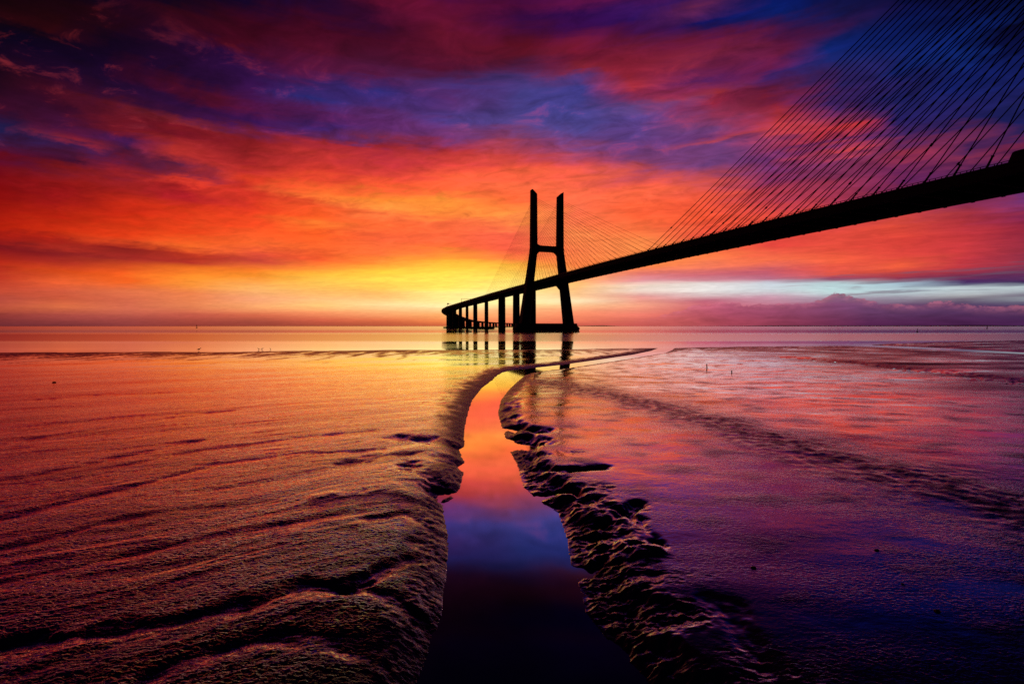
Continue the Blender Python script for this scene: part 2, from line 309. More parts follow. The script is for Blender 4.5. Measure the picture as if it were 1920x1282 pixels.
MUD, w, out = material('wet_mud')
pos = w.new('ShaderNodeNewGeometry').outputs['Position']
at_ = w.new('ShaderNodeAttribute', attribute_name='dry'); dry = at_.outputs['Fac']
al_ = w.new('ShaderNodeAttribute', attribute_name='grain'); grain = al_.outputs['Fac']
fine_at = w.new('ShaderNodeAttribute', attribute_name='crumbs').outputs['Fac']
stretch = w.new('ShaderNodeMapping'); stretch.inputs['Scale'].default_value = (0.75, 1.25, 1.0); w.link(pos, stretch.inputs[0])
fine = w.noise(stretch.outputs[0], 13.0, 2.0, 0.55, 0.4)
mid = w.noise(stretch.outputs[0], 3.2, 3.0, 0.6, 0.4)
wide = w.noise(stretch.outputs[0], 0.9, 3.0, 0.6, 0.3)
big = w.noise(pos, 0.45, 4, 0.55)
crumb = w.mr(fine, 0.38, 0.62, 0.0, 1.0)
hgt = w.m('ADD', w.m('ADD', w.m('MULTIPLY', crumb, w.m('MULTIPLY', fine_at, 0.01)), w.m('MULTIPLY', w.m('MULTIPLY', mid, 0.030), grain)), w.m('MULTIPLY', w.m('MULTIPLY', wide, 0.06), grain))
bmp = w.new('ShaderNodeBump'); bmp.inputs['Distance'].default_value = 1.0
w.link(hgt, bmp.inputs['Height']); bmp.inputs['Strength'].default_value = 1.0
rough = w.m('ADD', w.m('ADD', w.m('MULTIPLY', dry, 0.34), 0.06), w.m('MULTIPLY', w.m('SUBTRACT', big, 0.5), 0.10), clamp=True)
mudc = w.mix(mid, (0.024, 0.022, 0.034, 1), (0.044, 0.040, 0.056, 1))
lw = w.new('ShaderNodeLayerWeight'); lw.inputs['Blend'].default_value = 0.5
w.link(bmp.outputs[0], lw.inputs['Normal'])
lw2 = w.new('ShaderNodeLayerWeight'); lw2.inputs['Blend'].default_value = 0.5
facing = w.m('ADD', w.m('MULTIPLY', lw.outputs['Facing'], 0.45), w.m('MULTIPLY', lw2.outputs['Facing'], 0.55))
fac = w.mr(facing, 0.43, 0.78, 0.03, 1.0)
fac = w.m('MULTIPLY', fac, w.m('SUBTRACT', 1.0, w.m('MULTIPLY', dry, 0.80)))
d = w.new('ShaderNodeBsdfDiffuse'); w.link(mudc, d.inputs['Color']); w.link(bmp.outputs[0], d.inputs['Normal'])
g = w.new('ShaderNodeBsdfGlossy', distribution='GGX'); w.link(rough, g.inputs['Roughness']); w.link(bmp.outputs[0], g.inputs['Normal'])
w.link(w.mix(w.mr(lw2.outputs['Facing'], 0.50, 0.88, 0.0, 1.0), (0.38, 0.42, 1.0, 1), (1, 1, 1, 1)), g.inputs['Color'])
mx = w.new('ShaderNodeMixShader'); w.link(fac, mx.inputs[0]); w.link(d.outputs[0], mx.inputs[1]); w.link(g.outputs[0], mx.inputs[2])
w.link(mx.outputs[0], out.inputs[0])

# ------------------------------------------------------------------ river and far land
mb = MB(); R = 16000
mb.add([(-R, -2000, 0), (R, -2000, 0), (R, R, 0), (-R, R, 0)], [(0, 1, 2, 3)])
tag(mb.build('river_water', WATER), kind='structure')

def land(name, Y, pts, depth):
    """a low range of land; pts = (bearing px, height m)"""
    mb = MB(); L = []
    rnd = random.Random(7)
    for px, h in pts:
        x = (px - CX) / F * Y
        L.append([(x, Y, -2), (x, Y, h * 0.6), (x, Y + depth * 0.5, h), (x * 1.02, Y + depth, h * 0.6), (x * 1.02, Y + depth, -2)])
    mb.loops(L)
    return tag(mb.build(name, SHORE), kind='structure')
rnd = random.Random(3)
def prof(p0, p1, step, lo, hi, bumps=()):
    pts = []; p = p0
    while p <= p1:
        h = lo + (hi - lo) * rnd.random()
        for c, wd, a in bumps: h += a * math.exp(-((p - c) / wd) ** 2)
        pts.append((p, h)); p += step
    return pts
land('far_shore', 9000, prof(-900, 2900, 30, 2.0, 2.3, ((1130, 26, 18), (1700, 240, 12), (1480, 60, 10), (1880, 90, 14))), 900)

# ------------------------------------------------------------------ the mud flat
def hash2(ix, iy, seed):
    h = (ix.astype(np.int64) * 374761393 + iy.astype(np.int64) * 668265263 + seed * 1442695041) & 0xFFFFFFFF
    h = ((h ^ (h >> 13)) * 1274126177) & 0xFFFFFFFF
    return h ^ (h >> 16)
def gnoise(x, y, seed=0):
    ix, iy = np.floor(x), np.floor(y); fx, fy = x - ix, y - iy
    ux, uy = fx * fx * fx * (fx * (fx * 6 - 15) + 10), fy * fy * fy * (fy * (fy * 6 - 15) + 10)
    def g(ox, oy):
        a = hash2(ix + ox, iy + oy, seed) * (2 * np.pi / 4294967296.0)
        return np.cos(a) * (fx - ox) + np.sin(a) * (fy - oy)
    a, b, c, d = g(0, 0), g(1, 0), g(0, 1), g(1, 1)
    return ((a + (b - a) * ux) + ((c + (d - c) * ux) - (a + (b - a) * ux)) * uy) * 1.4
def fbm(x, y, o=4, seed=0, gain=0.5):
    s = 0; a = 1.0; t = 0
    for k in range(o):
        s = s + a * gnoise(x, y, seed + k * 17); t += a; a *= gain; x = x * 2.03 + 5.1; y = y * 2.03 - 3.7
    return s / t
def sst(e0, e1, x):
    t = np.clip((x - e0) / (e1 - e0), 0, 1); return t * t * (3 - 2 * t)

# grid: fine near the viewer, coarser with distance
rows = [-30, -18, -10, -5, -2, 0, 1.5, 2.8, 4.0, 4.8, 5.3]
y = 5.6
while y < 215:
    rows.append(y); y += max(0.017, y * y / 4660 * 1.45 if y < 60 else y * y / 4660 * 1.0)
rows = np.array(rows); NC = 980
cs = np.linspace(-1, 1, NC)
cs = np.sign(cs) * np.abs(cs) ** 1.15
GX = cs[None, :] * (np.maximum(rows, 0) * 1.30 + 6.0)[:, None]
GY = np.repeat(rows[:, None], NC, 1)
X, Y = GX.ravel(), GY.ravel()

def poly_dist(pts):
    """distance to an open polyline"""
    P = np.array(pts); best = np.full(X.shape, 1e9)
    for a, b in zip(P[:-1], P[1:]):
        d = b - a; L2 = max(1e-9, (d ** 2).sum())
        t = np.clip(((X - a[0]) * d[0] + (Y - a[1]) * d[1]) / L2, 0, 1)
        best = np.minimum(best, (X - a[0] - t * d[0]) ** 2 + (Y - a[1] - t * d[1]) ** 2)
    return np.sqrt(best)
def inside(pts):
    P = np.array(pts); r = np.zeros(X.shape, bool)
    for a, b in zip(P, np.roll(P, -1, 0)):
        c = (a[1] > Y) != (b[1] > Y)
        with np.errstate(divide='ignore', invalid='ignore'):
            xi = (b[0] - a[0]) * (Y - a[1]) / (b[1] - a[1] + 1e-12) + a[0]
        r ^= c & (X < xi)
    return r
LE = [(770, 1330), (781, 1282), (806, 1220), (830, 1149), (834, 1102), (841, 1055), (842, 1009), (832, 962), (845, 943), (863, 915), (869, 891), (872, 868), (872, 844), (871, 821), (873, 797), (878, 774), (886, 750), (905, 727), (924, 713), (934, 704), (945, 698), (962, 693), (1000, 689), (1060, 683), (1130, 673), (1190, 664), (1222, 657.5), (1236, 652), (1240, 648)]
RE = [(1215, 1330), (1189, 1282), (1154, 1220), (1098, 1149), (1086, 1102), (1069, 1055), (1062, 1009), (1046, 962), (1018, 943), (982, 915), (974, 891), (968, 868), (954, 844), (947, 821), (939, 797), (933, 774), (939, 750), (957, 727), (973, 713), (985, 703), (998, 699), (1020, 696), (1060, 691), (1130, 680), (1190, 671), (1225, 665), (1246, 662), (1262, 655), (1266, 648)]
GL = [(-1.6, -30), (-1.6, 3)] + [at(*p) for p in LE]
GR = [(2.0, -30), (2.0, 3)] + [at(*p) for p in RE]
hl_tex = fbm(X * 3.2, Y * 4.2, 4, 15)
wob = fbm(X * 1.6, Y * 1.6, 3, 5) * 0.10 + fbm(X * 5.5, Y * 5.5, 3, 6) * 0.05
dL, dR = poly_dist(GL) + wob, poly_dist(GR) + wob * 1.5
ins = inside(GL + GR[::-1])
left = dL < dR
creek = np.where(ins, -np.minimum(dL, dR), np.minimum(dL, dR))

# shoreline of the flat, by bearing
sh = [(-600, 664), (0, 661), (400, 659), (800, 656), (1000, 655), (1300, 651.5), (1600, 647.5), (1660, 645), (1760, 641), (1920, 638), (2600, 632)]
ang = np.array([(p - CX) / F for p, r in sh]); ys = np.array([at(p, r)[1] for p, r in sh])
ratio = X / np.maximum(Y, 1.0)
ysh = np.interp(ratio, ang, ys) + fbm(X * 0.06, Y * 0.02, 3, 9) * 4.0
edge = ysh - Y

# plateau
far = sst(18, 60, Y)
plat = 0.36 * (1 - far) + 0.17 * far
plat = plat + fbm(X * 0.035, Y * 0.05, 3, 21) * 0.10 * (0.4 + far)
base = plat * sst(0.0, 7.0, edge) - 0.3 * sst(0.0, -6.0, edge)

# long erosion ridges of the left flat
th = math.radians(30) + 0.0
wx, wy_ = fbm(X * 0.16, Y * 0.16, 3, 31) * 0.9, fbm(X * 0.16 + 40, Y * 0.16, 3, 33) * 0.9
u = X * math.cos(th) + Y * math.sin(th) + wx
v = -X * math.sin(th) + Y * math.cos(th) + wy_
def ridged(uu, vv, seed): return 1 - np.abs(fbm(uu, vv, 3, seed)) * 2.4
lf = sst(0.5, -1.2, np.where(left, -creek, creek)) * left            # the left side
rg = (ridged(u / 6, v / 0.8, 41) * 0.012 + ridged(u / 12, v / 2.2, 43) * 0.02 + ridged(u / 3.2, v / 0.45, 45) * 0.008)
rg = rg + fbm(u / 30, v / 6, 2, 47) * 0.09
lw_ = left.astype(float) * sst(0.2, 2.0, creek)
hl = (rg + hl_tex * 0.012 * np.interp(Y, [6, 20, 40, 80], [.75, .6, .22, .06])) * lw_ * (1 - 0.75 * sst(25, 90, Y)) * sst(1.0, 8.0, edge)
# right flat: almost smooth, small ripples
rw = (~left).astype(float) * sst(0.3, 2.5, creek)
hr = (fbm(X * 0.5, Y * 0.9, 4, 51) * 0.009 + fbm(X * 0.09, Y * 0.16, 3, 53) * 0.07) * rw * sst(1.0, 8.0, edge)
hr = hr + (~left) * sst(20, 45, Y) * ridged(X / 8, Y / 2.6, 57) * 0.035 * sst(1.0, 8.0, edge)

# banks
cl = np.maximum(creek, 0)
bankL = 1 - np.exp(-(cl / 0.5) ** 1.25)
lump = np.abs(fbm(X * 2.2, Y * 2.2, 4, 61))
terr = fbm(X * 0.9, Y * 0.9, 4, 63)
bankR = sst(0.0, 0.35, cl) * 0.22 + sst(0.1, 1.5, cl + terr * 1.0) * 0.78
bank = np.where(left, bankL, bankR)
h = base * bank + hl + hr
near = sst(26, 17, Y)
clod = (~left) * near * sst(0.02, 0.25, cl) * sst(2.3, 0.3, cl + terr * 2.2)
tq = fbm(X * 5.0 + fbm(X * 5, Y * 5, 2, 62) * .6, Y * 6.2, 4, 61) * 3.4
tq = np.floor(tq) + sst(0.30, 0.70, tq - np.floor(tq))           # small terraces with broken edges
h = h + clod * (tq * 0.021 - 0.012 + fbm(X * 8, Y * 8, 3, 67) * 0.022 + fbm(X * 1.3, Y * 1.6, 3, 66) * 0.03)
clodL = left * sst(0.02, 0.2, cl) * sst(1.0, 0.4, cl)
h = h + clodL * (fbm(X * 6, Y * 6, 3, 69) * 0.04) * sst(40, 15, Y)
far_r = (~left) * sst(24, 40, Y)
h = np.where(far_r > 0, h * (1 - far_r * 0.35 * sst(6, 0, creek)), h)

def carve(pix, width, depth, rag=1.0):
    global h
    P = [at(*p) for p in pix]
    d = poly_dist(P) + fbm(X * 1.3, Y * 1.3, 4, 71) * max(width, .25) * 1.3 * rag
    depth = depth * np.clip(0.85 + fbm(X * 0.8, Y * 0.8, 3, 73) * 1.6 * rag, 0.1, 1.3)
    h = h - depth * np.exp(-(d / width) ** 2)
def mound(pix, width, height):
    carve(pix, width, -height)
# grooves draining the left flat into the creek
carve([(-80, 1262), (120, 1238), (380, 1192), (500, 1164), (574, 1134), (649, 1139), (709, 1108), (762, 1074), (775, 1040)], 0.22, 0.086)
carve([(649, 1139), (700, 1145), (753, 1158), (801, 1196)], 0.16, 0.073)
carve([(300, 1310), (420, 1262), (520, 1235), (600, 1232), (680, 1262)], 0.2, 0.066)
carve([(0, 765), (180, 748), (400, 742)], 0.5, 0.029, 0.8)
carve([(200, 900), (380, 862), (560, 838), (700, 822)], 0.25, 0.029, 0.8)
carve([(0, 1130), (260, 1070), (480, 1020), (640, 990)], 0.16, 0.026, 0.8)
mound([(540, 1190), (620, 1172), (690, 1168), (740, 1190)], 0.4, 0.040)
mound([(580, 965), (660, 945), (730, 942), (790, 958), (822, 985)], 0.34, 0.040)
mound([(560, 1030), (650, 1010), (720, 1015), (752, 1040)], 0.4, 0.020)
carve([(700, 1000), (760, 985), (800, 1005), (805, 1060)], 0.22, 0.044)
carve([(770, 890), (800, 908), (818, 935), (832, 950)], 0.34, 0.198)
carve([(760, 836), (800, 838), (850, 846), (872, 850)], 0.5, 0.132)
carve([(640, 890), (720, 870), (800, 868), (868, 878)], 0.4, 0.072)
carve([(0, 1000), (180, 955), (400, 893), (560, 868), (720, 860)], 0.22, 0.035, 0.8)
carve([(0, 1065), (200, 1010), (330, 985), (420, 975)], 0.2, 0.029, 0.8)
carve([(0, 850), (200, 815), (330, 795), (430, 782)], 0.4, 0.029, 0.8)
carve([(0, 925), (160, 895), (330, 850), (420, 835), (520, 822)], 0.32, 0.035, 0.8)
carve([(800, 770), (850, 745), (900, 716), (938, 697)], 0.9, 0.044)
# pits and eroded hollows of the right bank
carve([(962, 806), (990, 812), (1010, 820)], 0.42, 0.34)
carve([(968, 832), (1000, 838)], 0.55, 0.34)
carve([(1050, 897), (1090, 896), (1130, 893)], 0.24, 0.24)
carve([(1010, 935), (1050, 930), (1085, 942)], 0.22, 0.16)
carve([(1130, 1000), (1165, 985), (1195, 968)], 0.18, 0.12)
carve([(1140, 965), (1185, 990), (1225, 1030), (1240, 1050)], 0.12, 0.10)
carve([(1110, 1075), (1140, 1050), (1170, 1020)], 0.2, 0.14)
carve([(1150, 1120), (1190, 1105), (1220, 1110)], 0.2, 0.1)
mound([(1085, 960), (1110, 985), (1120, 1010)], 0.22, 0.12)
mound([(1160, 1040), (1200, 1060), (1235, 1065)], 0.22, 0.1)
carve([(1330, 1150), (1380, 1210), (1430, 1290), (1470, 1340)], 0.25, 0.05)
carve([(1215, 1330), (1189, 1270), (1160, 1225)], 0.18, 0.10)
# drains on the right flat
def drain(pix, half_px, bed):
    global h
    pts = [at(*p) for p in pix]
    up_, lo_ = [at(p[0], p[1] - half_px) for p in pix], [at(p[0], p[1] + half_px) for p in pix]
    i = inside(up_ + lo_[::-1]); dd = np.minimum(poly_dist(up_), poly_dist(lo_))
    sd = np.where(i, -dd, dd)
    h = np.where(sd < 7, np.minimum(h, bed + (h - bed) * sst(-0.5, 7, sd)), h)
drain([(1560, 645.5), (1600, 647.2), (1700, 651.2), (1800, 656), (1860, 659.6), (1940, 662.5), (2300, 676)], 1.1, -0.06)
carve([(1480, 672), (1600, 682), (1730, 697), (1920, 721), (2200, 760)], 2.2, 0.18)
mound([(1650, 655), (1760, 664), (1920, 675)], 3.5, 0.08)
h = np.where(ins, np.minimum(h, -0.04 - 0.5 * np.minimum(-creek, 0.5)), h)
h = np.where((edge < 0), np.minimum(h, -0.02), h)

# drier, rougher mud: the dark streak across the right flat and the crests
streak = poly_dist([at(*p) for p in [(985, 716), (1060, 728), (1150, 750), (1300, 793), (1500, 853), (1700, 915), (1920, 985), (2100, 1040)]])
sw = np.interp(Y, [8, 15, 25, 50], [2.6, 2.5, 2.3, 2.8]) * (1 + fbm(X * 0.35, Y * 0.35, 3, 95) * 0.9)
streak = np.abs(streak + fbm(X * 0.5, Y * 0.5, 3, 97) * 0.9)
dry = np.exp(-(streak / sw) ** 2) * (0.62 + fbm(X * 1.6, Y * 1.6, 4, 81) * 0.8) * (~left)
h = h + np.exp(-(streak / (sw * 0.8)) ** 2) * (~left) * (0.015 + fbm(X * 2.5, Y * 2.5, 3, 83) * 0.05)
dry = np.maximum(dry, clod * (0.55 + fbm(X * 2, Y * 2, 3, 68) * 0.8))
dry = np.maximum(dry, sst(26.0, 6.0, edge + fbm(X * 0.5, Y * 0.12, 4, 99) * 30) * 0.72 * np.interp(np.abs(X / np.maximum(Y, 1) - 0.03), [0.0, 0.08, 0.25], [0.45, 0.5, 1.0]))
bw = np.interp(Y, [10, 25, 45, 70], [0.8, 1.1, 1.9, 2.2])
dry = np.maximum(dry, left * sst(bw * 1.6, bw * 0.4, creek + fbm(X * 0.9, Y * 0.7, 4, 86) * bw) * np.interp(Y, [8, 20], [0.5, 0.9]))
dry = np.maximum(dry, (~left) * (Y > 17) * sst(1.6, 0.4, creek + fbm(X * 0.9, Y * 0.7, 4, 84) * 1.2) * 0.8)
dry = np.maximum(dry, left * (0.05 + fbm(u / 8, v / 1.2, 3, 85) * 0.45) * sst(45, 9, Y))
dry = np.maximum(dry, (~left) * np.clip(fbm(X * 0.45, Y * 0.8, 4, 88) * 1.1, 0, 0.5))
dry = np.maximum(dry, (~left) * sst(14, 50, X - Y * 0.12) * (0.5 + fbm(X * 0.07, Y * 0.2, 4, 87) * 1.1))
dry = np.clip(dry, 0, 1)
grain = np.where(left, np.interp(Y, [6, 20, 35, 60, 100], [.62, .6, .28, .12, .06]), np.interp(Y, [6, 20, 35, 60, 100], [.18, .22, .20, .11, .07])) * (0.8 + fbm(X * 0.3, Y * 0.3, 2, 91) * 0.5)
grain = np.maximum(grain, dry * 0.6)

nr_, nv = len(rows), len(X)
me = bpy.data.meshes.new('mud_flat')
me.vertices.add(nv)
me.vertices.foreach_set('co', np.stack([X, Y, h], 1).astype(np.float32).ravel())
i0 = (np.arange(nr_ - 1)[:, None] * NC + np.arange(NC - 1)[None, :]).ravel()
quads = np.stack([i0, i0 + 1, i0 + NC + 1, i0 + NC], 1)
hm = h[quads].max(1); quads = quads[hm > -0.12]
me.loops.add(quads.size); me.loops.foreach_set('vertex_index', quads.ravel().astype(np.int32))
me.polygons.add(len(quads))
me.polygons.foreach_set('loop_start', (np.arange(len(quads)) * 4).astype(np.int32))
me.update(calc_edges=True)
crumbs = np.where(left, np.interp(Y, [6, 15, 30, 60, 100], [.8, .70, .30, .05, .015]), np.interp(Y, [6, 15, 30, 60, 100], [.17, .18, .14, .05, .02]))
crumbs = crumbs * np.where(left, 1.05 + fbm(X * 0.7, Y * 1.1, 3, 93) * 0.9, np.clip(0.9 + fbm(X * 0.35, Y * 0.6, 4, 94) * 2.2, 0.15, 2.2)) + dry * 0.35 * sst(70, 20, Y)
for nme, arr in (('dry', dry), ('grain', grain), ('crumbs', crumbs)):
    a = me.attributes.new(nme, 'FLOAT', 'POINT'); a.data.foreach_set('value', arr.astype(np.float32))
me.materials.append(MUD); me.shade_smooth()
mud = bpy.data.objects.new('mud_flat', me); COL.objects.link(mud)
tag(mud, kind='structure')

def ground_z(x, y_):
    i = int(np.argmin((X - x) ** 2 + (Y - y_) ** 2)); return float(max(h[i], 0.0))

# ------------------------------------------------------------------ the bridge
TH = 0.319
D2 = (math.sin(TH), -math.cos(TH)); N2 = (math.cos(TH), math.sin(TH))       # along the bridge towards us / across it
C0 = (38.58, 530.7)                                                          # foot of the far pylon
BASE = (C0[0], C0[1], 0.0)
def P(s_, o, z): return (C0[0] + D2[0] * s_ + N2[0] * o, C0[1] + D2[1] * s_ + N2[1] * o, z)
bridge = bpy.data.objects.new('cable_stayed_bridge', None); COL.objects.link(bridge)
bridge.location = BASE
tag(bridge, 'long dark cable-stayed bridge with twin-legged pylon curving away over the river', 'bridge')

def zrail(s_):
    if s_ >= 0:
        if s_ <= 420: return 54.75 + 1.7 * (1 - ((s_ - 210) / 210) ** 2)
        return 54.75 - (s_ - 420) * 0.012
    return float(np.interp(-s_, [0, 170, 330, 455, 640], [54.75, 53.2, 50.6, 48.6, 45.0]))
# centre line: straight past both pylons, then the viaduct bends away and runs low towards the far shore
line = [(s_, P(s_, 0, 0)[:2], zrail(s_)) for s_ in np.arange(560, -541, -8.75)]
S_END = line[-1][0]
tail = [P(S_END + 40, 0, 0)[:2], P(S_END, 0, 0)[:2], (-150, 1122), (-160, 1205), (-163, 1300), (-158, 1420), (-142, 1590), (-104, 1850), (-38, 2300), (80, 3000), (235, 3900), (420, 5000)]
ztail = [0, zrail(S_END), 44.0, 41.0, 37.0, 32.0, 25.0, 21.0, 20.0, 19.0, 18.5, 18.0]
for k in range(1, len(tail) - 1):
    p0, p1, p2 = tail[k - 1], tail[k], tail[k + 1]
    p3 = tail[k + 2] if k + 2 < len(tail) else (2 * p2[0] - p1[0], 2 * p2[1] - p1[1])
    L = math.dist(p1, p2); n = max(4, int(L / 20))
    for j in range(1, n + 1):
        t = j / n
        q = tuple(0.5 * (2 * p1[i] + (p2[i] - p0[i]) * t + (2 * p0[i] - 5 * p1[i] + 4 * p2[i] - p3[i]) * t * t + (3 * p1[i] - p0[i] - 3 * p2[i] + p3[i]) * t ** 3) for i in (0, 1))
        line.append((None, q, ztail[k] + (ztail[k + 1] - ztail[k]) * t))
def frames(line):
    fr = []
    for i, (s_, p, z) in enumerate(line):
        a, b = line[max(0, i - 1)][1], line[min(len(line) - 1, i + 1)][1]
        L = math.dist(a, b); t = ((b[0] - a[0]) / L, (b[1] - a[1]) / L)
        fr.append((s_, p, z, (-t[1] * -1, t[0] * -1)))            # normal pointing to the bridge's right-hand (+o) side
    return fr
FR = frames(line)
SEC = [(-15.4, -1.25), (15.4, -1.25), (15.4, -4.35), (13.4, -4.35), (12.8, -2.1), (-12.8, -2.1), (-13.4, -4.35), (-15.4, -4.35)]
mb = MB()
mb.loops([[(p[0] + nn[0] * o, p[1] + nn[1] * o, z + dz_) for o, dz_ in SEC] for s_, p, z, nn in FR])
for s_, p, z, nn in FR:                                                 # floor beams under the slab, ends showing below the girders
    if s_ is None or s_ < -300: continue
    mb.box(p, 15.2, 0.45, z - 4.62, z - 2.12, ax=nn, ay=(nn[1], -nn[0]))
deck = mb.build('deck', CONC, bridge, BASE)

for sd in (-1, 1):                                                     # kerb, posts and rails along both edges
    mb = MB()
    L1, L2, L3 = [], [], []
    for s_, p, z, nn in FR:
        def q(o, dz_): return (p[0] + nn[0] * o, p[1] + nn[1] * o, z + dz_)
        o = sd * 15.1
        L1.append([q(o - .2, -1.25), q(o + .2, -1.25), q(o + .2, -.62), q(o - .2, -.62)])
        L2.append([q(o - .08, -.14), q(o + .08, -.14), q(o + .08, 0), q(o - .08, 0)])
    mb.loops(L1); mb.loops(L2)
    for (s_, p, z, nn), (s2, p2, z2, n2) in zip(FR[:-1], FR[1:]):
        if s2 is None: break
        for k in range(5):
            t = k / 5
            c = (p[0] + (p2[0] - p[0]) * t + nn[0] * sd * 15.1, p[1] + (p2[1] - p[1]) * t + nn[1] * sd * 15.1)
            zz = z + (z2 - z) * t
            mb.box(c, 0.07, 0.1, zz - .62, zz - .14, ax=nn, ay=(nn[1], -nn[0]))
    mb.build('railing', STEEL, deck, (0, 0, 0) if False else BASE)

# raised barrier around the near pylon, where the deck meets the legs
for sd in (-1, 1):
    mb = MB(); o = sd * 15.55; o2 = sd * 14.9
    z0, z1 = zrail(395) - 1.2, zrail(395) + 2.1
    pr = [(400.5, z0), (401.6, z1 - .25), (402.2, z1), (452, z1), (455, z0)]
    mb.loops([[P(s_, oo, z) for s_, z in pr] for oo in ((o2, o) if sd > 0 else (o, o2))])
    mb.build('wind_barrier', STEEL, deck, BASE)

# gantries over the carriageway of the viaduct
def gantry(s_, o0, o1, hh, sign):
    mb = MB(); z = zrail(s_) - 1.2
    mb.tube(P(s_, o0, z), P(s_, o0, z + hh), 0.35, 0.25, 8)
    mb.tube(P(s_, o0, z + hh), P(s_, o1, z + hh), 0.28, 0.22, 8)
    if o1 > o0 and abs(o1) > 14: mb.tube(P(s_, o1, z), P(s_, o1, z + hh), 0.35, 0.25, 8)
    if sign:
        mb.box(P(s_, sign[0], 0)[:2], sign[1], 0.25, z + hh - sign[2], z + hh + sign[2], ax=N2, ay=D2)
    g_ = mb.build('sign_gantry', STEEL, deck, BASE)
gantry(-378, -14.5, 14.5, 7.0, None)
gantry(-520, -14.5, -6, 6.5, (-13.0, 1.9, 1.3))

# pylons: two battered legs, cranked at the cross beam, tops cut on the slant
def pylon(s0, capr):
    for sd in (-1, 1):
        st = [(6.5, 26.6, 4.9, 6.4), (54, 20.3, 4.0, 5.2), (86, 16.0, 3.55, 4.3), (92, 15.67, 3.45, 4.1), (148.0, 15.67, 3.1, 3.6)]
        mb = MB(); L = []
        for z, o, ho, hs in st:
            o *= sd; c = 0.22
            L.append([P(s0 + hs * a, o + ho * b, z) for a, b in ((-1, -1 + c), (-1 + c, -1), (1 - c, -1), (1, -1 + c), (1, 1 - c), (1 - c, 1), (-1 + c, 1), (-1, 1 - c))])
        z, o, ho, hs = st[-1]; o *= sd; c = 0.22; top = []
        for a, b in ((-1, -1 + c), (-1 + c, -1), (1 - c, -1), (1, -1 + c), (1, 1 - c), (1 - c, 1), (-1 + c, 1), (-1, 1 - c)):
            k = b * sd                                                # -1 inner side, +1 outer side
            top.append(P(s0 + hs * a, o + ho * b, 148.2 + 5.2 * min(1.0, (k + 1) / 1.5)))
        L.append(top)
        mb.loops(L)
        for k in range(24):                                           # cable anchor housings down the inner leg faces
            z = 146.0 - k * 1.75
            mb.box(P(s0, sd * (15.67 - 0.0), 0)[:2], 0.55, 4.3, z - .45, z + .45, ax=N2, ay=D2)
        mb.build('pylon_leg', CONC, bridge, BASE)
    mb = MB(); n = 14; L = []                                         # haunched cross beam
    for k in range(n + 1):
        o = -13.4 + 26.8 * k / n; e = max(0.0, (abs(o) - 7.5) / 5.9)
        zt, zb = 93.2 + 2.6 * e ** 2.2, 87.0 - 5.0 * e ** 2.2
        L.append([P(s0 - 3.2, o, zb), P(s0 + 3.2, o, zb), P(s0 + 3.2, o, zt), P(s0 - 3.2, o, zt)])
    mb.loops(L); mb.build('crossbeam', CONC, bridge, BASE)
    mb = MB(); n = 28                                                 # pile cap with rounded ship-fender ends
    def ring(a, b, z):
        r = []
        for k in range(n):
            t = 2 * math.pi * k / n; cx = 1 if math.cos(t) > 0 else -1
            ex = abs(math.cos(t)) ** 0.55 * cx; ey = abs(math.sin(t)) ** 0.55 * (1 if math.sin(t) > 0 else -1)
            r.append(P(s0 + b * ey * capr[1], a * ex * capr[0], z))
        return r
    mb.loops([ring(38.5, 10.0, -3), ring(38.5, 10, 1.2), ring(39.0, 10.4, 1.5), ring(39.0, 10.4, 2.6), ring(36.3, 9.4, 5.6), ring(36.0, 9.2, 7.7), ring(35.4, 8.8, 8.0)])
    cap_ = mb.build('pile_cap', CONC, bridge, BASE)
    for sd in (-1, 1):                                                # bearing shelves carrying the deck between the legs
        mb = MB()
        mb.hexa([P(s0 + a * 4.4, sd * o, z) for z, o0, o1 in ((45.5, 17.2, 18.4), (50.0, 13.0, 18.0)) for a, o in ((-1, o0), (1, o0), (1, o1), (-1, o1))])
        mb.build('deck_corbel', CONC, bridge, BASE)
pylon(0, (1, 1)); pylon(420, (.72, .72))

# viaduct piers
def pier_at(c, nn, z, wo, ws, cap):
    mb = MB(); ay = (nn[1], -nn[0])
    mb.box(c, wo / 2, ws / 2, -3, z - 5.6, ax=nn, ay=ay, taper=0.94)
    mb.hexa([(c[0] + nn[0] * o * a + ay[0] * ws * .52 * b, c[1] + nn[1] * o * a + ay[1] * ws * .52 * b, zz) for zz, o in ((z - 5.6, wo * .47), (z - 4.4, wo * .47 + 2.2)) for a, b in ((-1, -1), (1, -1), (1, 1), (-1, 1))])
    p = mb.build('pier', CONC, bridge, BASE)
    if cap:
        mb = MB(); L = []
        for zz, k in ((-3, 1), (1.0, 1.0), (1.6, 1.08), (2.6, 1.08), (3.2, .95)):
            a, b = cap[0] / 2 * k, cap[1] / 2 * k
            L.append([(c[0] + nn[0] * a * x + ay[0] * b * y_, c[1] + nn[1] * a * x + ay[1] * b * y_, zz) for x, y_ in ((-.85, -1), (.85, -1), (1, -.6), (1, .6), (.85, 1), (-.85, 1), (-1, .6), (-1, -.6))])
        mb.loops(L); mb.build('pile_cap', CONC, p, BASE)
for s_, wo, cap in ((-45, 8.0, None), (-105, 8.6, None), (-170, 10.0, None), (-255, 5.6, (24, 12)), (-330, 7.0, (24, 12)), (-395, 5.0, (24, 12)), (-455, 6.4, (24, 12)), (-515, 8.0, (24, 12))):
    pier_at(P(s_, 0, 0)[:2], N2, zrail(s_), wo, 4.0, cap)
dist = 0; nxt = 22; started = False
